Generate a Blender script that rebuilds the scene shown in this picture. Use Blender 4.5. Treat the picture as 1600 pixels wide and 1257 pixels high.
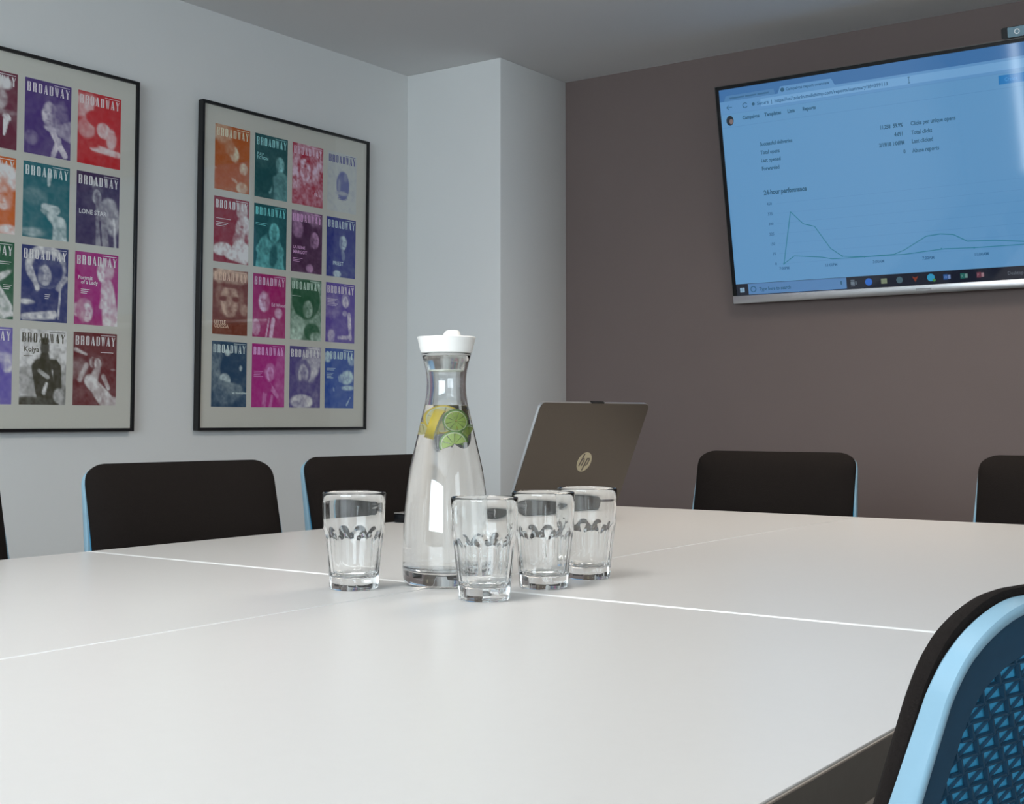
import bpy, bmesh, math, random
import numpy as np
from mathutils import Vector, Matrix, Euler

for _o in list(bpy.data.objects):
    bpy.data.objects.remove(_o, do_unlink=True)
SC = bpy.context.scene
COL = SC.collection
R = math.radians
PI = math.pi
random.seed(4)

# ------------------------------------------------------------------ camera, world, lights, exposure
cam_d = bpy.data.cameras.new('camera')
cam_d.sensor_width = 36.0
cam_d.lens = 46.086
cam_d.shift_x = 0.03846
cam_d.shift_y = -0.02999
cam_d.clip_start = 0.02
cam = bpy.data.objects.new('camera', cam_d)
cam.location = (0, 0, 0.97)
cam.rotation_euler = (R(92.1216), R(-0.0486), R(-53.5998))
COL.objects.link(cam)
SC.camera = cam

world = bpy.data.worlds.new('sky')
SC.world = world
world.use_nodes = True
_bg = world.node_tree.nodes['Background']
_bg.inputs[0].default_value = (0.80, 0.92, 1.0, 1)
_bg.inputs[1].default_value = 1.0

def area_light(name, loc, rot, sx, sy, power, color):
    l = bpy.data.lights.new(name, 'AREA')
    l.shape = 'RECTANGLE'
    l.size, l.size_y, l.energy, l.color = sx, sy, power, color
    o = bpy.data.objects.new(name, l)
    o.location, o.rotation_euler = loc, rot
    COL.objects.link(o)
    return o

# daylight entering by the windows behind the camera
area_light('daylight_wide_window', (-3.36, 0.2, 1.45), (R(90), 0, R(-90)), 3.5, 1.3, 230, (0.80, 0.92, 1.0))
area_light('daylight_tall_window', (-3.36, 3.01, 1.12), (R(90), 0, R(-90)), 0.09, 1.9, 6.5, (0.80, 0.92, 1.0))
area_light('daylight_side_window', (0.35, -2.36, 1.45), (R(90), 0, 0), 1.0, 1.1, 9, (0.85, 0.94, 1.0))

# flush ceiling panels over the table (their fixtures are built further down)
LAMPS = ((0.55, 1.14, 11, (1.0, 0.985, 0.96), 140), (3.10, 1.14, 14.0, (1.0, 0.885, 0.76), 150))
for _x, _y, _p, _c, _s in LAMPS:
    area_light('ceiling_panel_light', (_x, _y, 2.434), (0, 0, 0), 1.14, 0.54, _p, _c).data.spread = R(_s)

SC.view_settings.view_transform = 'Standard'
SC.view_settings.look = 'None'
SC.view_settings.gamma = 1.0
SC.view_settings.use_curve_mapping = False
SC.view_settings.exposure = 0.0
cy = SC.cycles
cy.max_bounces = 24
cy.transmission_bounces = 20
cy.glossy_bounces = 8
cy.diffuse_bounces = 5
cy.transparent_max_bounces = 24
cy.sample_clamp_indirect = 6.0

# ------------------------------------------------------------------ helpers
def lin(c):
    return tuple((x / 12.92 if x <= 0.04045 else ((x + 0.055) / 1.055) ** 2.4) for x in [v / 255 for v in c])

def mat(name, color, rough=0.5, metal=0.0, spec=0.5, var=0.0, scale=40.0, bump=0.0, bscale=200.0, coat=0.0, emit=None, estr=1.0):
    m = bpy.data.materials.new(name)
    m.use_nodes = True
    nt = m.node_tree
    b = nt.nodes['Principled BSDF']
    b.inputs['Base Color'].default_value = (*color, 1)
    b.inputs['Roughness'].default_value = rough
    b.inputs['Metallic'].default_value = metal
    b.inputs['Specular IOR Level'].default_value = spec
    b.inputs['Coat Weight'].default_value = coat
    if emit:
        b.inputs['Emission Color'].default_value = (*emit, 1)
        b.inputs['Emission Strength'].default_value = estr
    if var or bump:
        tc = nt.nodes.new('ShaderNodeTexCoord')
    if var:
        n = nt.nodes.new('ShaderNodeTexNoise')
        n.inputs['Scale'].default_value = scale
        n.inputs['Detail'].default_value = 4
        r = nt.nodes.new('ShaderNodeMapRange')
        r.inputs['To Min'].default_value = 1 - var
        r.inputs['To Max'].default_value = 1 + var
        mx = nt.nodes.new('ShaderNodeMix')
        mx.data_type = 'RGBA'
        mx.blend_type = 'MULTIPLY'
        mx.inputs['Factor'].default_value = 1
        mx.inputs['A'].default_value = (*color, 1)
        nt.links.new(tc.outputs['Object'], n.inputs['Vector'])
        nt.links.new(n.outputs['Fac'], r.inputs['Value'])
        nt.links.new(r.outputs['Result'], mx.inputs['B'])
        nt.links.new(mx.outputs['Result'], b.inputs['Base Color'])
    if bump:
        n2 = nt.nodes.new('ShaderNodeTexNoise')
        n2.inputs['Scale'].default_value = bscale
        n2.inputs['Detail'].default_value = 3
        bp = nt.nodes.new('ShaderNodeBump')
        bp.inputs['Strength'].default_value = bump
        bp.inputs['Distance'].default_value = 0.002
        nt.links.new(tc.outputs['Object'], n2.inputs['Vector'])
        nt.links.new(n2.outputs['Fac'], bp.inputs['Height'])
        nt.links.new(bp.outputs['Normal'], b.inputs['Normal'])
    return m

def glass_mat(name, color=(1, 1, 1), ior=1.5, rough=0.0):
    m = bpy.data.materials.new(name)
    m.use_nodes = True
    b = m.node_tree.nodes['Principled BSDF']
    b.inputs['Base Color'].default_value = (*color, 1)
    b.inputs['Roughness'].default_value = rough
    b.inputs['IOR'].default_value = ior
    b.inputs['Transmission Weight'].default_value = 1.0
    return m

def pane_mat(name, ior=1.5):
    m = bpy.data.materials.new(name)
    m.use_nodes = True
    nt = m.node_tree
    nt.nodes.clear()
    out = nt.nodes.new('ShaderNodeOutputMaterial')
    mix = nt.nodes.new('ShaderNodeMixShader')
    lw = nt.nodes.new('ShaderNodeLayerWeight')
    lw.inputs['Blend'].default_value = 0.5
    pw = nt.nodes.new('ShaderNodeMath')
    pw.operation = 'POWER'
    pw.inputs[1].default_value = 5.0
    fr = nt.nodes.new('ShaderNodeMapRange')
    fr.inputs['To Min'].default_value = ((ior - 1) / (ior + 1)) ** 2
    nt.links.new(lw.outputs['Facing'], pw.inputs[0])
    nt.links.new(pw.outputs[0], fr.inputs['Value'])
    tr = nt.nodes.new('ShaderNodeBsdfTransparent')
    gl = nt.nodes.new('ShaderNodeBsdfGlossy')
    gl.inputs['Roughness'].default_value = 0.02
    nt.links.new(fr.outputs[0], mix.inputs[0])
    nt.links.new(tr.outputs[0], mix.inputs[1])
    nt.links.new(gl.outputs[0], mix.inputs[2])
    nt.links.new(mix.outputs[0], out.inputs[0])
    return m

def link(name, me, m=None, parent=None, smooth=None):
    if m is not None and not me.materials:
        me.materials.append(m)
    if smooth is not None:
        me.shade_smooth()
        if smooth is not True:
            me.set_sharp_from_angle(angle=R(smooth))
    o = bpy.data.objects.new(name, me)
    COL.objects.link(o)
    if parent is not None:
        o.parent = parent
    return o

def from_bm(name, bm, m=None, parent=None, smooth=None):
    bmesh.ops.recalc_face_normals(bm, faces=bm.faces)
    me = bpy.data.meshes.new(name)
    bm.to_mesh(me)
    bm.free()
    return link(name, me, m, parent, smooth)

def from_vf(name, v, f, m=None, parent=None, smooth=None):
    me = bpy.data.meshes.new(name)
    me.from_pydata([tuple(p) for p in v], [], f)
    me.update()
    return link(name, me, m, parent, smooth)

def empty(name, loc, rz=0, rx=0, label=None, cat=None, group=None):
    o = bpy.data.objects.new(name, None)
    o.empty_display_size = 0.05
    o.location = loc
    o.rotation_euler = (rx, 0, rz)
    COL.objects.link(o)
    if label:
        tag(o, label, cat, group)
    return o

def tag(o, label, cat=None, group=None, kind=None):
    o['label'] = label
    if cat: o['category'] = cat
    if group: o['group'] = group
    if kind: o['kind'] = kind
    return o

def structure(o, label=None):
    o['kind'] = 'structure'
    if label: o['label'] = label
    return o

def add_box(bm, lo, hi, mtx=None):
    x0, y0, z0 = lo
    x1, y1, z1 = hi
    vs = [bm.verts.new(p) for p in ((x0, y0, z0), (x1, y0, z0), (x1, y1, z0), (x0, y1, z0), (x0, y0, z1), (x1, y0, z1), (x1, y1, z1), (x0, y1, z1))]
    if mtx is not None:
        for v in vs: v.co = mtx @ v.co
    fs = [bm.faces.new([vs[i] for i in q]) for q in ((3, 2, 1, 0), (4, 5, 6, 7), (0, 1, 5, 4), (1, 2, 6, 5), (2, 3, 7, 6), (3, 0, 4, 7))]
    return vs, fs

def box(name, lo, hi, m, parent=None, bevel=0.0, seg=2, mtx=None):
    bm = bmesh.new()
    add_box(bm, lo, hi, mtx)
    if bevel:
        bmesh.ops.bevel(bm, geom=list(bm.edges), offset=bevel, segments=seg, profile=0.5, affect='EDGES')
    return from_bm(name, bm, m, parent, 40 if bevel else None)

def lathe(name, prof, m, parent=None, seg=64, smooth=50, rad=None, closed_ends=True):
    """prof: list of (r, z) from bottom axis to top axis; r==0 makes a pole."""
    v, f, rings = [], [], []
    for i, (r, z) in enumerate(prof):
        if r < 1e-7:
            rings.append([len(v)])
            v.append((0, 0, z))
        else:
            ring = []
            for k in range(seg):
                a = 2 * PI * k / seg
                rr = rad(i, r, z, a) if rad else r
                ring.append(len(v))
                v.append((rr * math.cos(a), rr * math.sin(a), z))
            rings.append(ring)
    for a, b in zip(rings[:-1], rings[1:]):
        if len(a) == 1 and len(b) == 1: continue
        for k in range(seg):
            k2 = (k + 1) % seg
            if len(a) == 1: f.append((a[0], b[k2], b[k]))
            elif len(b) == 1: f.append((a[k], a[k2], b[0]))
            else: f.append((a[k], a[k2], b[k2], b[k]))
    return from_vf(name, v, f, m, parent, smooth)

def prism(name, outline, y0, y1, m, parent=None, bevel=0.0, smooth=None, fn=None):
    """outline in local (x, z), extruded along y."""
    bm = bmesh.new()
    a = [bm.verts.new((x, y0, z)) for x, z in outline]
    b = [bm.verts.new((x, y1, z)) for x, z in outline]
    n = len(outline)
    bm.faces.new(a)
    bm.faces.new(b[::-1])
    for i in range(n):
        bm.faces.new((a[i], b[i], b[(i + 1) % n], a[(i + 1) % n]))
    if fn:
        for v in bm.verts: v.co = fn(v.co)
    return from_bm(name, bm, m, parent, smooth)

def rrect(x0, z0, x1, z1, r, n=6):
    pts = []
    for cx, cz, a0 in ((x1 - r, z0 + r, -90), (x1 - r, z1 - r, 0), (x0 + r, z1 - r, 90), (x0 + r, z0 + r, 180)):
        for i in range(n + 1):
            a = R(a0 + 90 * i / n)
            pts.append((cx + r * math.cos(a), cz + r * math.sin(a)))
    return pts

def tube(bm, pts, r, seg=8):
    prev = None
    pts = [Vector(p) for p in pts]
    for i, p in enumerate(pts):
        d = (pts[min(i + 1, len(pts) - 1)] - pts[max(i - 1, 0)]).normalized()
        u = d.orthogonal().normalized() if prev is None else (prev[1] - d * prev[1].dot(d)).normalized()
        w = d.cross(u)
        ring = [bm.verts.new(p + r * (math.cos(2 * PI * k / seg) * u + math.sin(2 * PI * k / seg) * w)) for k in range(seg)]
        if prev:
            for k in range(seg):
                bm.faces.new((prev[0][k], prev[0][(k + 1) % seg], ring[(k + 1) % seg], ring[k]))
        else:
            bm.faces.new(ring[::-1])
        prev = (ring, u)
    bm.faces.new(prev[0])

def text_mesh(body, size, sx=1.0, bold=0.0, align='LEFT', shear=0.0):
    """flat lettering in local (x, z), baseline at z=0"""
    cu = bpy.data.curves.new('lettering', 'FONT')
    cu.body = body
    cu.size = size
    cu.offset = bold
    cu.shear = shear
    cu.align_x = align
    cu.resolution_u = 2
    ob = bpy.data.objects.new('lettering', cu)
    COL.objects.link(ob)
    dg = bpy.context.evaluated_depsgraph_get()
    me = bpy.data.meshes.new_from_object(ob.evaluated_get(dg))
    bpy.data.objects.remove(ob)
    bpy.data.curves.remove(cu)
    v = [(p.co.x * sx, p.co.y) for p in me.vertices]
    f = [tuple(p.vertices) for p in me.polygons]
    bpy.data.meshes.remove(me)
    return v, f

class Flat:
    """collects flat print in (x, z) at a depth y, front side towards -y"""
    def __init__(s): s.v, s.f = [], []
    def poly(s, pts, y=0.0):
        k = len(s.v)
        s.v += [(x, y, z) for x, z in pts]
        s.f.append(tuple(range(k, k + len(pts))))
        return s
    def rect(s, x0, z0, x1, z1, y=0.0):
        return s.poly([(x0, z0), (x1, z0), (x1, z1), (x0, z1)], y)
    def text(s, body, x, z, size, y=0.0, **kw):
        v, f = text_mesh(body, size, **kw)
        k = len(s.v)
        s.v += [(x + a, y, z + b) for a, b in v]
        s.f += [tuple(i + k for i in q) for q in f]
        return s
    def line(s, pts, w, y=0.0):
        for (x0, z0), (x1, z1) in zip(pts[:-1], pts[1:]):
            d = Vector((x1 - x0, z1 - z0))
            if d.length == 0: continue
            n = Vector((-d.y, d.x)).normalized() * w / 2
            s.poly([(x0 + n.x, z0 + n.y), (x0 - n.x, z0 - n.y), (x1 - n.x, z1 - n.y), (x1 + n.x, z1 + n.y)], y)
        return s
    def disc(s, cx, cz, rx, rz=None, y=0.0, n=20):
        rz = rz or rx
        return s.poly([(cx + rx * math.cos(2 * PI * i / n), cz + rz * math.sin(2 * PI * i / n)) for i in range(n)], y)
    def ring(s, cx, cz, r, w, y=0.0, n=20, a0=0.0, a1=2 * PI):
        p = [(cx + r * math.cos(a0 + (a1 - a0) * i / n), cz + r * math.sin(a0 + (a1 - a0) * i / n)) for i in range(n + 1)]
        return s.line(p, w, y)
    def build(s, name, m, parent):
        return from_vf(name, s.v, s.f, m, parent)

# ------------------------------------------------------------------ materials
M = {}
M['wall'] = mat('white_wall_paint', (0.74, 0.75, 0.745), 0.75, spec=0.25, var=0.02, scale=3, bump=0.08, bscale=300)
M['ceiling'] = mat('ceiling_paint', (0.70, 0.70, 0.70), 0.85, spec=0.2, var=0.02, scale=3, bump=0.06, bscale=250)
M['brown'] = mat('brown_wall_paint', (0.165, 0.128, 0.120), 0.7, spec=0.3, var=0.04, scale=4, bump=0.10, bscale=300)
M['carpet'] = mat('carpet', (0.23, 0.215, 0.20), 0.95, spec=0.1, var=0.25, scale=120, bump=0.5, bscale=400)
M['laminate'] = mat('white_laminate', (0.66, 0.65, 0.635), 0.30, spec=0.5, var=0.015, scale=60, bump=0.02, bscale=600)
M['dark_edge'] = mat('dark_edge_banding', (0.22, 0.185, 0.155), 0.5, var=0.1, scale=80)
M['white_edge'] = mat('white_edge_banding', (0.93, 0.93, 0.92), 0.35, spec=0.5)
M['white_steel'] = mat('painted_steel', (0.05, 0.05, 0.052), 0.4, spec=0.5)
M['fabric'] = mat('black_fabric', (0.0125, 0.0098, 0.0088), 0.9, spec=0.08, var=0.25, scale=350, bump=0.35, bscale=700)
M['blue_plastic'] = mat('light_blue_plastic', (0.225, 0.37, 0.465), 0.32, spec=0.5, var=0.02, scale=40)
M['blue_shell'] = mat('lit_blue_back_shell', (0.045, 0.30, 0.52), 0.45, spec=0.4, var=0.1, scale=60)  # lighter blue paints in the lit facets of the chair shell
M['navy'] = mat('navy_border_and_facet_shade', (0.010, 0.045, 0.085), 0.6, spec=0.3, var=0.15, scale=90)  # border's own navy; on the lattice it paints in the facets' shade
M['dark_plastic'] = mat('dark_plastic', (0.02, 0.02, 0.022), 0.45)
M['black_wood'] = mat('black_frame_lacquer', (0.010, 0.010, 0.011), 0.35, spec=0.4, var=0.2, scale=50)
M['mount'] = mat('mount_board', (0.66, 0.66, 0.60), 0.8, spec=0.2, var=0.02, scale=80)
M['pane'] = pane_mat('picture_glass', 1.40)
M['window_pane'] = pane_mat('window_glass', 1.45)
M['glass'] = glass_mat('clear_glass', (0.985, 0.995, 0.995), 1.48)
M['water'] = glass_mat('water', (0.995, 1.0, 1.0), 1.33)
M['white_lid'] = mat('white_silicone', (0.80, 0.785, 0.755), 0.45, spec=0.4)
M['clear_seal'] = glass_mat('clear_plastic', (0.97, 0.97, 0.93), 1.35, 0.15)
M['silver'] = mat('brushed_silver', (0.72, 0.72, 0.74), 0.28, metal=1.0, var=0.04, scale=30)
M['chrome'] = mat('chrome', (0.8, 0.8, 0.82), 0.15, metal=1.0)
M['gloss_black'] = mat('gloss_black', (0.005, 0.005, 0.006), 0.25, spec=0.25)
M['lid'] = mat('brown_grey_metal_lid', (0.092, 0.075, 0.060), 0.42, metal=0.55, spec=0.5, var=0.05, scale=300)
M['emblem'] = mat('pale_gold_emblem', (0.42, 0.37, 0.25), 0.4, metal=0.3)
M['emblem_dark'] = mat('emblem_letters', (0.075, 0.058, 0.045), 0.45)
M['frame_paint'] = mat('window_frame_paint', (0.75, 0.75, 0.75), 0.45)

# ------------------------------------------------------------------ room
XW, XP, XB = -3.2, 4.335, 4.832
YR, YP, YL = -2.2, 3.056, 3.548
ZC = 2.45
o = box('floor', (XW - .15, YR - .15, -0.1), (XB + .15, YL + .15, 0), M['carpet']); structure(o)
o = box('ceiling', (XW - .15, YR - .15, ZC), (XB + .15, YL + .15, ZC + .12), M['ceiling']); structure(o)
o = box('wall_left', (XW - .15, YL, 0), (XB + .15, YL + .15, ZC), M['wall']); structure(o)
o = box('wall_back', (XB, YR - .15, 0), (XB + .15, YL, ZC), M['brown']); structure(o)
o = box('wall_column', (XP, YP, 0), (XB, YL, ZC), M['wall'], bevel=0.003, seg=2); structure(o)

def wall_with_holes(name, fixed0, fixed1, axis, a0, a1, holes, m):
    """axis: 'x' wall plane spans y; 'y' wall plane spans x. holes: (lo, hi, z0, z1)"""
    bm = bmesh.new()
    xs = sorted({a0, a1, *[h[0] for h in holes], *[h[1] for h in holes]})
    for s, e in zip(xs[:-1], xs[1:]):
        hs = [h for h in holes if h[0] <= s + 1e-6 and h[1] >= e - 1e-6]
        zs = [(0, ZC)] if not hs else [(0, hs[0][2]), (hs[0][3], ZC)]
        for z0, z1 in zs:
            if axis == 'x': add_box(bm, (fixed0, s, z0), (fixed1, e, z1))
            else: add_box(bm, (s, fixed0, z0), (e, fixed1, z1))
    return structure(from_bm(name, bm, m))

H1 = (-1.55, 1.95, 0.8, 2.1)
H2 = (2.925, 3.095, 0.15, 2.1)
H3 = (-0.15, 0.85, 0.9, 2.0)
wall_with_holes('wall_front', XW - .15, XW, 'x', YR - .15, YL, [H1, H2], M['wall'])
wall_with_holes('wall_right', YR - .15, YR, 'y', XW, XB, [H3], M['wall'])

def window(name, axis, face, h, mull):
    lo, hi, z0, z1 = h
    f = 0.045
    e = bpy.data.objects.new(name, None)
    COL.objects.link(e)
    structure(e)
    def seg(nm, a, b, c, d, t0, t1, m):
        l, u = ((face - t1, a, c), (face - t0, b, d)) if axis == 'x' else ((a, face - t1, c), (b, face - t0, d))
        return box(nm, l, u, m, e)
    seg('frame_bar', lo, lo + f, z0, z1, .04, .10, M['frame_paint'])
    seg('frame_bar', hi - f, hi, z0, z1, .04, .10, M['frame_paint'])
    seg('frame_bar', lo + f, hi - f, z0, z0 + f, .04, .10, M['frame_paint'])
    seg('frame_bar', lo + f, hi - f, z1 - f, z1, .04, .10, M['frame_paint'])
    n = mull + 1
    w = (hi - lo - 2 * f - mull * f) / n
    for i in range(n):
        a = lo + f + i * (w + f)
        seg('pane', a, a + w, z0 + f, z1 - f, .066, .072, M['window_pane'])
        if i < mull: seg('mullion', a + w, a + w + f, z0 + f, z1 - f, .04, .10, M['frame_paint'])
    return e
window('window_1', 'x', XW, H1, 2)
window('window_2', 'x', XW, H2, 0)
window('window_3', 'y', YR, H3, 0)

# ceiling light panels, just above the picture
for i, (lx_, ly_, lw_, lc_, ls_) in enumerate(LAMPS):
    t_ = empty('ceiling_light', (lx_, ly_, ZC), label='flush white ceiling light panel over the table, ' + ('nearer the camera' if i == 0 else 'farther from the camera'), cat='lamp')
    for lo, hi in (((-.61, -.31, -.014), (.61, -.28, 0)), ((-.61, .28, -.014), (.61, .31, 0)), ((-.61, -.28, -.014), (-.58, .28, 0)), ((.58, -.28, -.014), (.61, .28, 0))):
        box('panel_frame', lo, hi, M['frame_paint'], t_)
    box('diffuser', (-.58, -.28, -.010), (.58, .28, -.002), mat('lit_diffuser', (.8, .8, .8), .5, emit=lc_, estr=lw_ * .3), t_)

# ------------------------------------------------------------------ meeting tables (four tops pushed together)
TZ = 0.735
TX0, TXM, TX1 = -0.160, 1.483, 3.128
TY0, TYM, TY1 = 0.337, 1.1405, 1.948

def meeting_table(x0, x1, y0, y1, label):
    cx, cyy = (x0 + x1) / 2, (y0 + y1) / 2
    t = empty('meeting_table', (cx, cyy, 0), label=label, cat='table', group='four tables pushed together')
    inx = abs(x1 - TXM) < 1e-6       # inner joint on the +x side
    iny = abs(y1 - TYM) < 1e-6
    hx, hy = (x1 - x0) / 2, (y1 - y0) / 2
    b = 0.0045
    g = 0.0008
    th = 0.040
    lx, ux = (-hx + (0.003 if inx else b + g)), (hx - (b + g if inx else 0.003))
    ly, uy = (-hy + (0.003 if iny else b * .28 + g)), (hy - (b * .28 + g if iny else 0.003))
    box('tabletop', (lx, ly, TZ - th), (ux, uy, TZ), M['laminate'], t, bevel=0.0008, seg=1)
    def band(nm, lo, hi, m):
        return box(nm, lo, hi, m, t, bevel=0.0008, seg=1)
    e = 0.0003
    # outer sides carry dark banding, the joint sides white banding
    if inx:
        band('edge_band', (-hx, -hy, TZ - th), (lx, hy, TZ - .0012), M['dark_edge'])
        band('joint_band', (ux, ly, TZ - th), (hx - g, uy, TZ + e), M['white_edge'])
    else:
        band('edge_band', (ux, -hy, TZ - th), (hx, hy, TZ - .0012), M['dark_edge'])
        band('joint_band', (-hx + g, ly, TZ - th), (lx, uy, TZ + e), M['white_edge'])
    if iny:
        band('edge_band', (lx, -hy, TZ - th), (ux, ly, TZ - .0012), M['dark_edge'])
        band('joint_band', (lx, uy, TZ - th), (ux, hy - g, TZ + e), M['white_edge'])
    else:
        band('edge_band', (lx, uy, TZ - th), (ux, hy, TZ - .0012), M['dark_edge'])
        band('joint_band', (lx, -hy + g, TZ - th), (ux, ly, TZ + e), M['white_edge'])
    # steel underframe: rails and four tapered legs
    for s in (-1, 1):
        box('rail', (-hx + .12, s * (hy - .10) - .015, TZ - th - .035), (hx - .12, s * (hy - .10) + .015, TZ - th - .0005), M['white_steel'], t, bevel=.003)
    for sx in (-1, 1):
        for sy in (-1, 1):
            bm = bmesh.new()
            add_box(bm, (sx * (hx - .10) - .025, sy * (hy - .10) - .025, 0.012), (sx * (hx - .10) + .025, sy * (hy - .10) + .025, TZ - th - .0005))
            for v in bm.verts:
                if v.co.z < .1:
                    v.co.x += (sx * (hx - .10) - v.co.x) * .35
                    v.co.y += (sy * (hy - .10) - v.co.y) * .35
            lg = from_bm('leg', bm, M['white_steel'], t)
            bm = bmesh.new()
            add_box(bm, (sx * (hx - .10) - .02, sy * (hy - .10) - .02, 0), (sx * (hx - .10) + .02, sy * (hy - .10) + .02, 0.012))
            from_bm('foot', bm, M['dark_plastic'], lg)
    return t
meeting_table(TX0, TXM, TY0, TYM, 'white laminate table nearest the camera, filling the bottom foreground beside the mesh backed chair')
meeting_table(TX0, TXM, TYM, TY1, 'white laminate table at left, in front of the chairs along the poster wall')
meeting_table(TXM, TX1, TY0, TYM, 'white laminate table at right, in front of the chairs under the screen')
meeting_table(TXM, TX1, TYM, TY1, 'white laminate table at the far corner, the one the open laptop stands on')

# ------------------------------------------------------------------ chairs
BW, BZ0, BZ1, REC = 0.452, 0.44, 0.885, math.tan(R(12))
PIVY = 0.20
LIFT = 0.0
def back_pt(s, z, d):
    """s across, z height, d depth towards the sitter (-y)"""
    y = PIVY + (z - 0.45) * REC - 0.010 * (2 * s / BW) ** 2
    return Vector((s, y - d, z + LIFT + d * REC * 0.6))
def outline(off=0.0, n=16, rt=0.050, rb=0.09, flare=0.0):
    pts = rrect(-BW / 2 - off, BZ0 - off, BW / 2 + off, BZ1 + off, 0.05, n)
    out = []
    x0, x1, z0, z1 = -BW / 2 - off, BW / 2 + off, BZ0 - off, BZ1 + off
    for cx, cz, a0, r in ((x1 - rb, z0 + rb, -90, rb), (x1 - rt, z1 - rt, 0, rt), (x0 + rt, z1 - rt, 90, rt), (x0 + rb, z0 + rb, 180, rb)):
        for i in range(n + 1):
            a = R(a0 + 90 * i / n)
            px, pz = cx + r * math.cos(a), cz + r * math.sin(a)
            if r == rt: pz = z1 - (z1 - pz) * 0.85
            if flare and pz > z1 - rt: 
                px += flare * (1 if px > 0 else -1) * max(0.0, math.sin(2 * (a % (PI / 2)))) if 0 < a < PI else 0
            out.append((px, pz))
    res = []
    for px, pz in out:
        t = (pz - BZ0) / (BZ1 - BZ0)
        res.append((px * (1.006 - 0.006 * t) + math.copysign(0.003, px) * math.exp(-((BZ1 - 0.016 - pz) / 0.013) ** 2) * min(1, abs(px) / (BW * .40)) ** 8, pz))
    # subdivide long straight runs so the curve of the back shows
    fin = []
    m = len(res)
    for i in range(m):
        a, b = res[i], res[(i + 1) % m]
        L = math.hypot(b[0] - a[0], b[1] - a[1])
        k = max(1, int(L / 0.05))
        for j in range(k):
            fin.append((a[0] + (b[0] - a[0]) * j / k, a[1] + (b[1] - a[1]) * j / k))
    return fin
def inset(pts, d):
    c = [0.0, (BZ0 + BZ1) / 2]
    hx, hz = BW / 2, (BZ1 - BZ0) / 2
    return [(p[0] * (1 - d / hx), c[1] + (p[1] - c[1]) * (1 - d / hz)) for p in pts]
def loft(name, loops, m, parent, smooth=True, cap0=True, cap1=True):
    v, f = [], []
    n = len(loops[0])
    for lp in loops: v += [tuple(p) for p in lp]
    for k in range(len(loops) - 1):
        for i in range(n):
            j = (i + 1) % n
            f.append((k * n + i, k * n + j, (k + 1) * n + j, (k + 1) * n + i))
    if cap0:
        c = sum((Vector(p) for p in loops[0]), Vector()) / n
        v.append(tuple(c)); f += [(len(v) - 1, (i + 1) % n, i) for i in range(n)]
    if cap1:
        c = sum((Vector(p) for p in loops[-1]), Vector()) / n
        b = (len(loops) - 1) * n
        v.append(tuple(c)); f += [(len(v) - 1, b + i, b + (i + 1) % n) for i in range(n)]
    bm = bmesh.new()
    bv = [bm.verts.new(p) for p in v]
    for q in f: bm.faces.new([bv[i] for i in q])
    return from_bm(name, bm, m, parent, smooth)

def in_outline(x, z, mrg):
    hw = BW / 2 - mrg
    z0, z1, r = BZ0 + mrg, BZ1 - mrg, 0.035
    if abs(x) > hw or z < z0 or z > z1: return False
    dx, dz = abs(x) - (hw - r), max(z - (z1 - r), (z0 + r) - z)
    return not (dx > 0 and dz > 0 and dx * dx + dz * dz > r * r)

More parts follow.
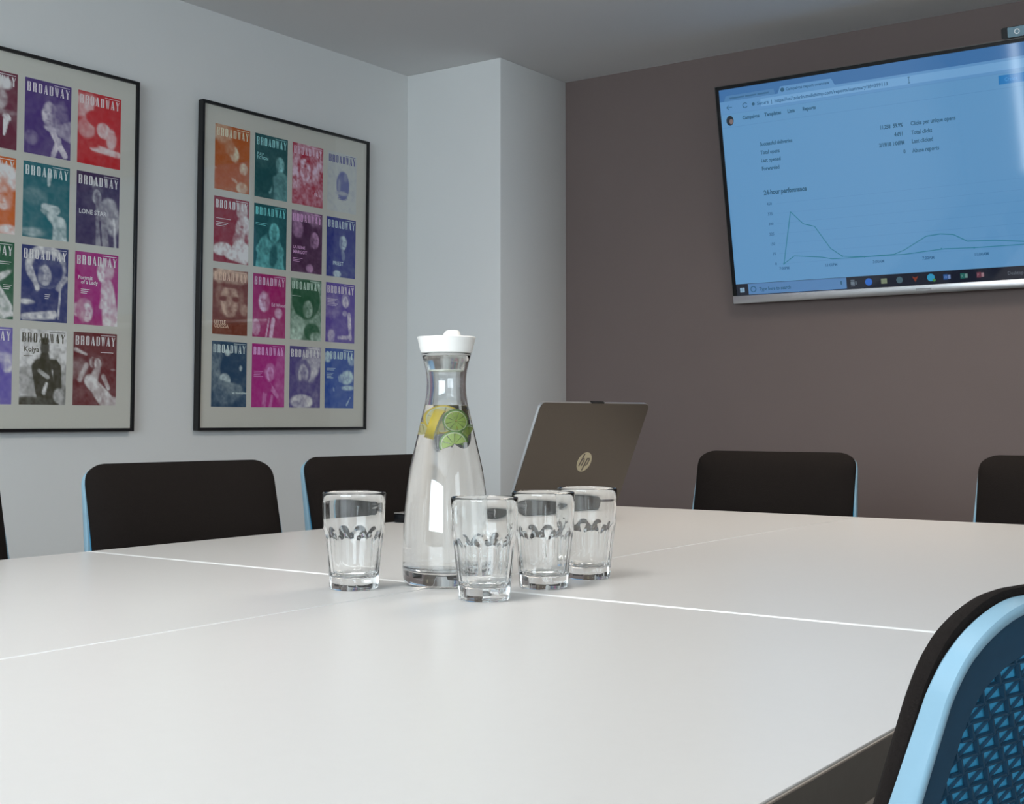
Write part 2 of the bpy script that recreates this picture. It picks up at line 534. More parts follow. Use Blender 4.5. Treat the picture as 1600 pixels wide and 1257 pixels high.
def make_chair(label, loc, rz, rec=12, lift=0.0):
    global REC, LIFT
    REC, LIFT = math.tan(R(rec)), lift
    t = empty('office_chair', loc, rz, label=label, cat='chair', group='meeting chairs around the tables')
    base = outline()
    base2 = [(x + math.copysign(0.022 * min(0.5, max(0.0, (BZ1 - z) / (BZ1 - BZ0))), x) * min(1, abs(x) / (BW * .4)), z) for x, z in base]
    # upholstered front pad
    TH = 0.031
    def topk(z): return max(0.0, min(1.0, (z - (BZ1 - 0.055)) / 0.035))
    prof = [(0.14, 0.028), (0.070, 0.027), (0.034, 0.022), (0.020, 0.0170), (0.010, 0.0115), (0.004, 0.0075), (0.0005, 0.004), (0.0, 0.002), (0.0, 0.0)]
    loops = [[back_pt(x, z, dd - (0.002 * topk(z) if dd < .005 else 0)) for x, z in inset(base, ins)] for ins, dd in prof]
    loops.append([back_pt(x, z, -0.0015 - 0.002 * topk(z)) for x, z in inset(base, 0.003)])
    loops.append([back_pt(x, z, -0.001) for x, z in inset(base, 0.03)])
    loft('backrest_pad', loops, M['fabric'], t, 60)
    # light blue rim behind the pad, deeper towards the seat
    ring = []
    for ins, k in ((0.0055, 0.0), (0.0015, 0.02), (0.0008, 0.10), (0.0008, 0.90), (0.0016, 0.97), (0.0028, 1.0), (0.0048, 1.0), (0.0056, 0.95), (0.0060, 0.0)):
        lp = []
        for x, z in inset(base2, ins):
            low = max(0.0, min(1.0, (BZ1 - z) / (BZ1 - BZ0)))
            z2 = z - 0.002 * topk(z)
            d0 = -0.0016 - 0.002 * topk(z)
            lp.append(back_pt(x, z2, d0 - k * (0.0095 + 0.016 * low)))
        ring.append(lp)
    ring.append(ring[0])
    loft('back_rim', ring, M['blue_plastic'], t, 40, False, False)
    # moulded blue shell and triangular lattice; two blues paint in facet light and shade
    sh = [[back_pt(x, z, d) for x, z in inset(base2, i)] for i, d in ((0.0058, -0.001), (0.0058, -0.007), (0.10, -0.007))]
    loft('back_shell', sh, M['blue_shell'], t, 40)
    bd = [[back_pt(x, z, d) for x, z in inset(base2, i)] for i, d in ((0.0062, -0.0072), (0.0064, -0.0105), (0.030, -0.0095), (0.030, -0.0072))]
    loft('shell_border', bd, M['navy'], t, 40, False, False)
    if rec not in CH:
        v, f = [], []
        def strut(a, b, w, d0, d1):
            dx, dz = b[0] - a[0], b[1] - a[1]
            L = math.hypot(dx, dz)
            nx, nz = -dz / L * w / 2, dx / L * w / 2
            k = len(v)
            for d in (d0, d1):
                sc = 1.0 if d == d0 else 0.55
                for p, s in ((a, 1), (a, -1), (b, -1), (b, 1)):
                    v.append(tuple(back_pt(p[0] + s * nx * sc, p[1] + s * nz * sc, d)))
            f.extend([(k + 4, k + 5, k + 6, k + 7), (k, k + 4, k + 7, k + 3), (k + 1, k + 2, k + 6, k + 5), (k, k + 1, k + 5, k + 4), (k + 3, k + 7, k + 6, k + 2)])
        rh, pw = 0.0085, 0.0185
        z = BZ0 + 0.036
        row = 0
        while z < BZ1 - 0.03:
            xs = np.arange(-0.5, 0.5, pw / 2)
            off = 0 if row % 2 == 0 else pw / 2
            for i, x in enumerate(xs):
                if in_outline(x, z, 0.027) and in_outline(x + pw / 2, z, 0.027):
                    strut((x, z), (x + pw / 2, z), 0.0020, -0.0072, -0.0088)
                if in_outline(x, z, 0.024) and in_outline(x + pw / 2, z + rh, 0.024) and i % 2 == 0:
                    strut((x + off, z), (x + off + pw * .36, z + rh), 0.0021, -0.0072, -0.0092)
                    strut((x + off + pw, z), (x + off + pw * .36, z + rh), 0.0013, -0.0072, -0.0084)
            z += rh
            row += 1
        me = bpy.data.meshes.new('back_lattice')
        me.from_pydata(v, [], f)
        me.update()
        me.materials.append(M['navy'])
        CH[rec] = me
    la = bpy.data.objects.new('back_lattice', CH[rec])
    COL.objects.link(la); la.parent = t; la['kind'] = 'stuff'
    # spine, seat, column, base
    bm = bmesh.new()
    tube(bm, [(0, 0.0, .385), (0, .15, .385), (0, .205, .40), (0, .228, .45), (0, .24, .52)], 0.018, 10)
    from_bm('back_spine', bm, M['dark_plastic'], t, 40)
    so = rrect(-.235, -.25, .235, .20, .07, 6)
    lo = []
    for sc, z in ((.93, .415), (.98, .418), (1.0, .43), (1.0, .455), (.985, .468), (.93, .476), (.7, .480)):
        lo.append([(x * sc, -.025 + (y + .025) * sc, z) for x, y in so])
    loft('seat', lo, M['fabric'], t, 50)
    bm = bmesh.new()
    add_box(bm, (-.09, -.10, .36), (.09, .06, .415))
    bmesh.ops.bevel(bm, geom=list(bm.edges), offset=.01, segments=2, affect='EDGES')
    from_bm('mechanism', bm, M['dark_plastic'], t, 40)
    lathe('gas_column', [(0, .10), (.03, .10), (.03, .25), (.016, .255), (.016, .36), (0, .36)], M['dark_plastic'], t, 20)
    for k in range(5):
        a = 2 * PI * k / 5 + .3
        mt = Matrix.Rotation(a, 4, 'Z')
        bm = bmesh.new()
        vs, _ = add_box(bm, (.0, -.025, .075), (.27, .025, .115))
        for v in vs:
            if v.co.x > .1:
                v.co.y *= .6
                v.co.z = .062 if v.co.z < .1 else .085
            v.co = mt @ v.co
        lg = from_bm('base_arm', bm, M['dark_plastic'], t)
        bm = bmesh.new()
        bmesh.ops.create_cone(bm, cap_ends=True, segments=16, radius1=.03, radius2=.03, depth=.04, matrix=mt @ Matrix.Translation((.26, 0, .03)) @ Matrix.Rotation(PI / 2, 4, 'X'))
        from_bm('castor', bm, M['dark_plastic'], lg, 40)
    return t
CH = {}
make_chair('black padded chair between the two poster frames, in plain view at left of the glasses', (1.762, 1.768, 0), R(-6))
make_chair('black padded chair half hidden behind the carafe and left tumbler, against the poster wall', (2.370, 1.775, 0), R(-2))
make_chair('black padded chair cut off by the left picture edge, below the left poster frame', (1.145, 1.775, 0), 0)
make_chair('black padded chair directly under the screen, right of the laptop', (3.065, 1.450, 0), R(-90))
make_chair('black padded chair cut off by the right picture edge, far side of the table', (3.065, 0.690, 0), R(-90))
make_chair('nearest chair, seen from behind, blue mesh back in a light blue rim, lower right', (0.870, 0.458, 0), R(170), 17.5, 0.0075)

# ------------------------------------------------------------------ television
TVW, TVH = 1.486, 0.842
tv = empty('television', (4.76, 2.229 - TVW / 2, 1.428), R(-90), R(10.88), 'large wall mounted flat screen on the brown wall showing a web report page', 'television')
def U(u): return u - TVW / 2
box('back_housing', (-TVW / 2 + .01, .012, .01), (TVW / 2 - .01, .045, TVH - .01), M['dark_plastic'], tv, bevel=.004)
bz = .013
bm = bmesh.new()
add_box(bm, (-TVW / 2, 0, TVH - bz), (TVW / 2, .014, TVH))
add_box(bm, (-TVW / 2, 0, .031), (-TVW / 2 + bz, .014, TVH - bz))
add_box(bm, (TVW / 2 - bz, 0, .031), (TVW / 2, .014, TVH - bz))
from_bm('bezel', bm, M['gloss_black'], tv)
bm = bmesh.new()
add_box(bm, (-TVW / 2, -.002, TVH), (TVW / 2, .016, TVH + .002))
add_box(bm, (-TVW / 2 - .002, -.002, .0), (-TVW / 2, .016, TVH + .002))
add_box(bm, (TVW / 2, -.002, .0), (TVW / 2 + .002, .016, TVH + .002))
from_bm('metal_trim', bm, mat('dark_trim_metal', (.10, .095, .09), .35, metal=.8), tv)
bar = box('bottom_bar', (-TVW / 2, -.006, 0), (TVW / 2, .016, .031), M['silver'], tv, bevel=.002)
Flat().text('SAMSUNG', 0, .009, .014, -.0064, align='CENTER', sx=1.25).build('brand_mark', mat('brand_grey', (.22, .23, .25), .4), bar) if False else None
Flat().rect(-.028, .010, .028, .019, -.0063).build('unreadable_brand_mark', mat('mark_grey', (.30, .31, .33), .4), bar)  # unreadable brand lettering, drawn as one flat grey bar
for s in (-1, 1):
    bm = bmesh.new()
    add_box(bm, (s * .25 - .025, .045, .10), (s * .25 + .025, .062, .70))
    from_bm('mount_rail', bm, M['dark_plastic'], tv)
mw = bmesh.new()
mi = (Matrix.Translation(tv.location) @ Euler((R(10.88), 0, R(-90))).to_matrix().to_4x4()).inverted()
for s in (-1, 1):
    add_box(mw, (4.70, 1.486 + s * .25 - .02, 1.90), (4.832, 1.486 + s * .25 + .02, 2.0), mi)
add_box(mw, (4.822, 1.486 - .32, 1.82), (4.832, 1.486 + .32, 2.06), mi)
from_bm('wall_bracket', mw, M['dark_plastic'], tv)

def emis(name, c, k=1.0):
    return mat(name, (0.01, 0.01, 0.012), 0.05, spec=0.5, emit=c, estr=k)
S_page = emis('screen_page', (0.098, 0.262, 0.480))
S_tabs = emis('screen_tab_strip', (0.035, 0.135, 0.33))
S_bar = emis('screen_toolbar', (0.095, 0.25, 0.48))
S_line = emis('screen_rule', (0.080, 0.22, 0.43))
S_pale = emis('screen_pale', (0.14, 0.32, 0.56))
S_ink = emis('screen_ink', (0.018, 0.088, 0.17))
S_ink2 = emis('screen_grey_ink', (0.03, 0.115, 0.24))
S_teal = emis('screen_chart_line', (0.02, 0.17, 0.26))
S_btn = emis('screen_button', (0.003, 0.15, 0.42))
S_task = emis('screen_taskbar', (0.0035, 0.006, 0.016))
S_search = emis('screen_search_field', (0.075, 0.19, 0.39))
S_dark = emis('screen_dark_glyph', (0.004, 0.012, 0.022))
def S_icon(n, c): return emis('screen_icon_' + n, c)
x0, x1 = -TVW / 2 + bz, TVW / 2 - bz
z0, z1 = .031, TVH - bz
scr = box('screen', (x0, .004, z0), (x1, .010, z1), S_page, tv)
Y1, Y2, Y3 = .0036, .0032, .0028
Flat().rect(x0, .783, x1, z1, Y1).build('tab_strip', S_tabs, scr)
Flat().poly([(U(.250), .783), (U(.472), .783), (U(.460), .808), (U(.262), .808)], Y2).rect(x0, .735, x1, .783, Y1).build('toolbar', S_bar, scr)
Flat().poly([(U(.03), .783), (U(.240), .783), (U(.236), .804), (U(.04), .804)], Y2).build('browser_tab', emis('screen_tab', (0.06, 0.18, 0.37)), scr)
Flat().rect(x0, .7335, x1, .735, Y2).rect(x0, .683, x1, .6845, Y2).build('page_rule', S_line, scr)
Flat().rect(U(.18), .745, U(1.36), .774, Y2).build('address_field', S_pale, scr)
f = Flat()
f.rect(U(.055), .790, U(.115), .796, Y3).rect(U(.12), .790, U(.165), .796, Y3).rect(U(.17), .790, U(.215), .796, Y3)
f.text('Campaigns report overview', U(.283), .790, .0150, Y3, bold=.0005)
f.text('Secure  |  https://us7.admin.mailchimp.com/reports/summary?id=399113', U(.165), .753, .0172, Y3, bold=.0005)
f.text('x', U(.245), .790, .014, Y3).text('x', U(.444), .790, .014, Y3)
f.build('browser_text', S_ink2, scr)
Flat().disc(U(.150), .759, .006, y=Y3).build('lock_symbol', S_ink, scr)
Flat().disc(U(.270), .795, .008, y=Y3).build('tab_emblem', S_ink, scr)
Flat().ring(U(.116), .759, .009, .003, Y3, a0=.6, a1=5.8).build('reload_symbol', S_ink, scr)
Flat().line([(U(.062), .759), (U(.040), .759), (U(.049), .767)], .0026, Y3).line([(U(.040), .759), (U(.049), .751)], .0026, Y3).build('back_arrow', S_ink, scr)
Flat().line([(U(.741), .750), (U(.741), .769)], .002, Y3).line([(U(.737), .770), (U(.745), .770)], .002, Y3).line([(U(.737), .749), (U(.745), .749)], .002, Y3).build('text_cursor', S_ink, scr)
f = Flat()
f.disc(U(.049), .709, .015, .019, y=Y2)
f.build('site_emblem', S_dark, scr)
Flat().disc(U(.054), .705, .008, .010, y=Y3).build('site_emblem_face', emis('screen_tan', (.16, .12, .12)), scr)
f = Flat()
for s, u in (('Campaigns', .101), ('Templates', .191), ('Lists', .283), ('Reports', .342)):
    f.text(s, U(u), .707, .0185, Y2, sx=.86, bold=.0007)
f.build('menu_text', S_ink, scr)
for tx_, z, u in (('Successful deliveries', .598, .162), ('Total opens', .566, .162), ('Last opened', .536, .162), ('Forwarded', .505, .162),
                 ('Clicks per unique opens', .601, .736), ('Total clicks', .569, .736), ('Last clicked', .538, .736), ('Abuse reports', .505, .736)):
    Flat().text(tx_, U(u), z, .0200, Y2, sx=.80, bold=.0006).build('statistic_label', S_ink, scr)
for tx_, z, u in (('11,258', .601, .664), ('59.9%', .601, .708), ('4,691', .570, .708), ('2/19/18 1:06PM', .538, .710), ('0', .506, .711)):
    Flat().text(tx_, U(u), z, .0190, Y2, sx=.76, bold=.0008, align='RIGHT').build('statistic_number', S_ink, scr)
Flat().text('24-hour performance', U(.162), .412, .0245, Y2, sx=.80, bold=.0011).build('chart_heading', S_ink, scr)
f = Flat()
for i, s in enumerate(('0', '75', '150', '225', '300', '375', '450')):
    f.text(s, U(.190), .140 + i * .0385, .0150, Y2, sx=.9, align='RIGHT', bold=.0004)
for s, u in (('7:00PM', .219), ('11:00PM', .405), ('3:00AM', .584), ('7:00AM', .765), ('11:00AM', .949), ('3:00PM', 1.13)):
    f.text(s, U(u), .121, .0150, Y2, sx=.9, align='CENTER', bold=.0004)
f.build('axis_label', S_ink2, scr)
f = Flat()
for i in range(7):
    f.rect(U(.205), .1435 + i * .0385, U(1.38), .1445 + i * .0385, Y1)
f.build('grid_line', S_line, scr)
f = Flat()
f.line([(U(a), b) for a, b in ((.219, .143), (.262, .338), (.309, .288), (.352, .275), (.407, .188), (.450, .155), (.533, .147), (.644, .148), (.682, .161), (.763, .204), (.813, .208), (.858, .202), (.904, .175), (.995, .171), (1.093, .159), (1.2, .158), (1.38, .17))], .0032, Y2)
f.line([(U(a), b) for a, b in ((.219, .143), (.263, .170), (.373, .157), (.411, .148), (.533, .147), (.680, .145), (.823, .154), (.926, .150), (1.093, .149), (1.38, .146))], .0030, Y2)
for a, b in ((.219, .143), (.45, .155), (.533, .147), (.584, .147), (.813, .155), (.926, .15)):
    f.disc(U(a), b, .0032, y=Y3, n=8)
f.build('chart_line', S_teal, scr)
Flat().rect(U(1.043), .698, U(1.180), .728, Y2).build('blue_button', S_btn, scr)
Flat().text('Create', U(1.062), .707, .018, Y3, sx=.85).build('button_text', emis('screen_button_text', (.05, .28, .6)), scr)
Flat().rect(x0, z0, x1, .076, Y1).build('taskbar', S_task, scr)
Flat().rect(U(.064), z0 + .002, U(.458), .0745, Y2).build('search_field', S_search, scr)
Flat().text('Type here to search', U(.110), .046, .0185, Y3, sx=.85, bold=.0004).ring(U(.085), .053, .0105, .0035, Y3).disc(U(.438), .056, .0035, .008, y=Y3).build('search_text', S_ink, scr)
f = Flat()
for a in (0, 1):
    for b in (0, 1):
        f.rect(U(.029 + a * .010), .043 + b * .0095, U(.038 + a * .010), .0515 + b * .0095, Y2)
f.build('start_glyph', emis('screen_start', (.20, .33, .45)), scr)
f = Flat()
for a, b, c, d in ((.474, .046, .489, .058), (.492, .046, .496, .058), (.474, .061, .489, .064), (.474, .040, .489, .043)):
    f.rect(U(a), b, U(c), d, Y2)
f.build('taskbar_icon', S_icon('view', (.12, .16, .20)), scr)
Flat().disc(U(.542), .053, .0135, y=Y2).build('taskbar_icon', S_icon('blue', (.015, .11, .46)), scr)
Flat().rect(U(.588), .043, U(.610), .062, Y2).build('taskbar_icon', S_icon('folder', (.16, .20, .13)), scr)
Flat().disc(U(.656), .053, .012, y=Y2).build('taskbar_icon', S_icon('ball', (.05, .10, .13)), scr)
Flat().poly([(U(.702), .063), (U(.713), .042), (U(.724), .063), (U(.713), .058)], Y2).build('taskbar_icon', S_icon('orange', (.17, .03, .012)), scr)
Flat().disc(U(.769), .055, .0135, y=Y2).build('taskbar_icon', S_icon('cyan', (.02, .24, .42)), scr)
Flat().disc(U(.780), .045, .0055, y=Y3).build('taskbar_icon', S_icon('badge', (.05, .2, .05)), scr)
for u, c, l in ((.826, (.01, .07, .24), 'W'), (.885, (.01, .10, .09), 'X'), (.941, (.12, .03, .05), 'P')):
    Flat().rect(U(u - .013), .044, U(u + .002), .063, Y2).build('taskbar_icon', S_icon('app', c), scr)
    Flat().rect(U(u + .003), .046, U(u + .012), .061, Y2).text(l, U(u - .011), .048, .015, Y3, sx=.8).build('taskbar_icon', S_icon('sheet', tuple(.12 + 1.2 * q for q in c)), scr)
Flat().text('Desktop', U(1.032), .047, .018, Y2, sx=.85).build('taskbar_text', emis('screen_task_text', (.10, .12, .15)), scr)

# conference camera clipped to the top of the television
rx = Matrix.Translation(tv.location) @ Euler((R(10.88), 0, R(-90))).to_matrix().to_4x4()
wc = bpy.data.objects.new('conference_camera', None)
COL.objects.link(wc)
wc.matrix_world = rx @ Matrix.Translation((U(1.150), 0, TVH + .0025))
tag(wc, 'small dark conference camera with a ring emblem standing on the top edge of the screen', 'camera')
prism('body', rrect(-.085, .001, .085, .038, .008), -.012, .024, M['gloss_black'], wc, smooth=40)
pl = prism('front_plate', rrect(-.064, .003, .085, .036, .003), -.0145, -.0122, mat('blue_grey_plate', (.10, .17, .21), .25, metal=.4), wc, smooth=40)
Flat().ring(-.034, .020, .0075, .0032, -.0148, n=24).build('ring_emblem', mat('white_ring', (.75, .78, .8), .4), pl)
box('foot', (-.05, -.006, -.0005), (.05, .020, .001), M['dark_plastic'], wc)

# ------------------------------------------------------------------ framed posters
RNG = np.random.RandomState(3)
GU, GV = 44, 62
_uu, _vv = np.meshgrid(np.linspace(0, 1, GU + 1), np.linspace(0, 1, GV + 1))
ASP = 1.385
def vnoise(n, m):
    g = RNG.rand(m + 1, n + 1)
    x, y = _uu * n, _vv * m
    i, j = np.clip(x.astype(int), 0, n - 1), np.clip(y.astype(int), 0, m - 1)
    fx, fy = x - i, y - j
    fx, fy = fx * fx * (3 - 2 * fx), fy * fy * (3 - 2 * fy)
    return (g[j, i] * (1 - fx) + g[j, i + 1] * fx) * (1 - fy) + (g[j + 1, i] * (1 - fx) + g[j + 1, i + 1] * fx) * fy
def paint(shapes, g0=0.05, g1=0.10, grain=0.16):
    """a duotone print: tone 0 is full ink, tone 1 bare paper"""
    T = g0 + (g1 - g0) * _vv
    u, v = _uu, _vv * ASP
    for s in shapes:
        if s[0] == 'e':
            _, cx, cy_, rx_, ry_, rot, tone, soft = s
            a = R(rot)
            dx, dy = u - cx, v - cy_ * ASP
            p, q = dx * math.cos(a) + dy * math.sin(a), -dx * math.sin(a) + dy * math.cos(a)
            d = (np.sqrt((p / rx_) ** 2 + (q / ry_) ** 2) - 1) * min(rx_, ry_)
        else:
            _, ax, ay, bx, by, r0, r1, tone, soft = s
            ay, by = ay * ASP, by * ASP
            L2 = (bx - ax) ** 2 + (by - ay) ** 2
            t = np.clip(((u - ax) * (bx - ax) + (v - ay) * (by - ay)) / L2, 0, 1)
            d = np.hypot(u - ax - t * (bx - ax), v - ay - t * (by - ay)) - (r0 + (r1 - r0) * t)
        m = np.clip(0.5 - d / (0.85 * soft), 0, 1)
        m = m * m * (3 - 2 * m)
        T = T * (1 - m) + tone * m
    n = vnoise(4, 6) * .30 + vnoise(10, 14) * .36 + vnoise(22, 31) * .34
    T = T * (1 + grain * 8.5 * (n - .5)) + grain * .9 * (n - .5)
    T = np.clip(T, 0, 1) ** 1.25
    return np.clip(T, 0, 1)
cover_mat = bpy.data.materials.new('printed_cover')
cover_mat.use_nodes = True
_b = cover_mat.node_tree.nodes['Principled BSDF']
_b.inputs['Roughness'].default_value = 0.6
_a = cover_mat.node_tree.nodes.new('ShaderNodeAttribute')
_a.attribute_name = 'ink'
cover_mat.node_tree.links.new(_a.outputs['Color'], _b.inputs['Base Color'])

KOBS = 0.44
def ob(c): return np.array([min(.9, x / KOBS) for x in lin(c)])
def bwy():
    """tall condensed lettering BROADWAY inside a unit box (polys)"""
    out = []
    def r(g, *q): out.append([(g + q[0], q[1]), (g + q[2], q[1]), (g + q[2], q[3]), (g + q[0], q[3])])
    def p(g, pts): out.append([(g + a, b) for a, b in pts])
    for i, ch in enumerate('BROADWAY'):
        g = i * 1.50
        if ch in 'BRD':
            r(g, 0, 0, .36, 1)
        if ch in 'BR':
            r(g, .4, .94, .82, 1); r(g, .4, .47, .82, .54); r(g, .62, .53, 1, .95)
        if ch == 'B': r(g, .4, 0, .82, .06); r(g, .62, .05, 1, .48)
        if ch == 'R': r(g, .62, 0, 1, .48)
        if ch == 'D': r(g, .4, 0, .8, .06); r(g, .4, .94, .8, 1); r(g, .62, .06, 1, .94)
        if ch == 'O': r(g, 0, .08, .36, .92); r(g, .62, .08, 1, .92); r(g, .12, 0, .88, .08); r(g, .12, .92, .88, 1)
        if ch == 'A':
            p(g, [(0, 0), (.16, 0), (.52, 1), (.38, 1)]); p(g, [(.58, 0), (1.06, 0), (.66, 1), (.38, 1)]); r(g, .12, .26, .7, .32)
        if ch == 'W':
            p(g, [(-.04, 1), (.26, 1), (.40, 0), (.24, 0)]); p(g, [(.40, 0), (.30, 0), (.46, 1), (.54, 1)])
            p(g, [(.44, 1), (.72, 1), (.82, 0), (.66, 0)]); p(g, [(.82, 0), (.72, 0), (.98, 1), (1.08, 1)])
        if ch == 'Y':
            p(g, [(-.04, 1), (.36, 1), (.66, .45), (.34, .45)]); p(g, [(.46, .45), (.62, .45), (1.04, 1), (.90, 1)]); r(g, .32, 0, .68, .45)
    W = 7 * 1.50 + 1.0
    return [[(a / W, b) for a, b in q] for q in out]
BWY = bwy()
CW, CHT = 0.171, 0.236
def cover(parent, x, z, spec, y):
    """x, z: lower left corner"""
    dark, light, shapes, opts = spec
    T = paint(shapes, opts.get('g0', .05), opts.get('g1', .10), opts.get('grain', .16))
    dk, lt = ob(dark) * .78, ob(light)
    C = dk[None, None, :] * (1 - T[..., None]) + lt[None, None, :] * T[..., None]
    v = np.stack([x + _uu * CW, np.full_like(_uu, y), z + (1 - _vv) * CHT], -1).reshape(-1, 3)
    n = GU + 1
    f = [(j * n + i, (j + 1) * n + i, (j + 1) * n + i + 1, j * n + i + 1) for j in range(GV) for i in range(GU)]
    me = bpy.data.meshes.new('cover')
    # front sheet and a thin back sheet joined by the border
    me.from_pydata(v.tolist(), [], f)
    at = me.attributes.new('ink', 'FLOAT_COLOR', 'POINT')
    at.data.foreach_set('color', np.concatenate([C.reshape(-1, 3), np.ones((C.shape[0] * C.shape[1], 1))], 1).astype('f').ravel())
    me.update()
    o = link('cover', me, cover_mat, parent)
    o['label'] = opts.get('label', 'printed magazine cover')
    tc = opts.get('title', light)
    key = 'title_ink_%d_%d_%d' % tuple(tc)
    tm = bpy.data.materials.get(key) or mat(key, tuple(ob(tc)), .6)
    t = Flat()
    ty = y - .0004
    for q in BWY:
        t.poly([(x + CW * (.045 + .91 * a), z + CHT * (1 - .175 + .125 * b)) for a, b in q], ty)
    t.rect(x + CW * .62, z + CHT * .966, x + CW * .96, z + CHT * .974, ty)
    t.build('title', tm, o)
    if opts.get('cap') or opts.get('lines'):
        c = Flat()
        for s, u, vv, sz in opts.get('cap', ()):
            c.text(s, x + CW * u, z + CHT * (1 - vv), sz, ty, bold=.0003)
        for u, vv, w, k in opts.get('lines', ()):
            for i in range(k):
                c.rect(x + CW * u, z + CHT * (1 - vv - i * .026), x + CW * (u + w * (1 - .15 * (i % 3))), z + CHT * (1 - vv - i * .026 + .008), ty)
        c.build('caption', tm, o)
    return o

def e(cx, cy_, rx_, ry_, rot=0, tone=.7, soft=.03): return ('e', cx, cy_, rx_, ry_, rot, tone, soft)
def c(ax, ay, bx, by, r0, r1, tone=.6, soft=.03): return ('c', ax, ay, bx, by, r0, r1, tone, soft)
def face(cx, cy_, r, tone=.75, hair=None, side=0, rot=0):
    """a plain generic head: hair mass, face, shaded eyes, nose and mouth"""
    s = []
    if hair is not None: s.append(e(cx - side * r * .25, cy_ - r * .20 / ASP, r * 1.25, r * 1.4, rot, hair, r * .35))
    s.append(e(cx + side * r * .12, cy_ + r * .1 / ASP, r * .80, r * 1.12, rot, tone, r * .22))
    s.append(e(cx - side * r * .42 - (0 if side else .0), cy_ + r * .15 / ASP, r * .34, r * .95, rot, tone * .55, r * .35))
    for k in (-1, 1):
        s.append(e(cx + side * r * .2 + k * r * .32, cy_ - r * .08 / ASP, r * .17, r * .08, rot, tone * .42, r * .14))
    s.append(e(cx + side * r * .25, cy_ + r * .30 / ASP, r * .09, r * .22, rot, tone * .72, r * .12))
    s.append(e(cx + side * r * .2, cy_ + r * .62 / ASP, r * .24, r * .07, rot, tone * .5, r * .1))
    return s
def body(cx, top, w, tone, soft=.04): return [c(cx - w * .5, top + .10, cx + w * .5, top + .10, .12, .12, tone, soft), c(cx, top + .1, cx, 1.1, w * .6, w * .75, tone, soft)]

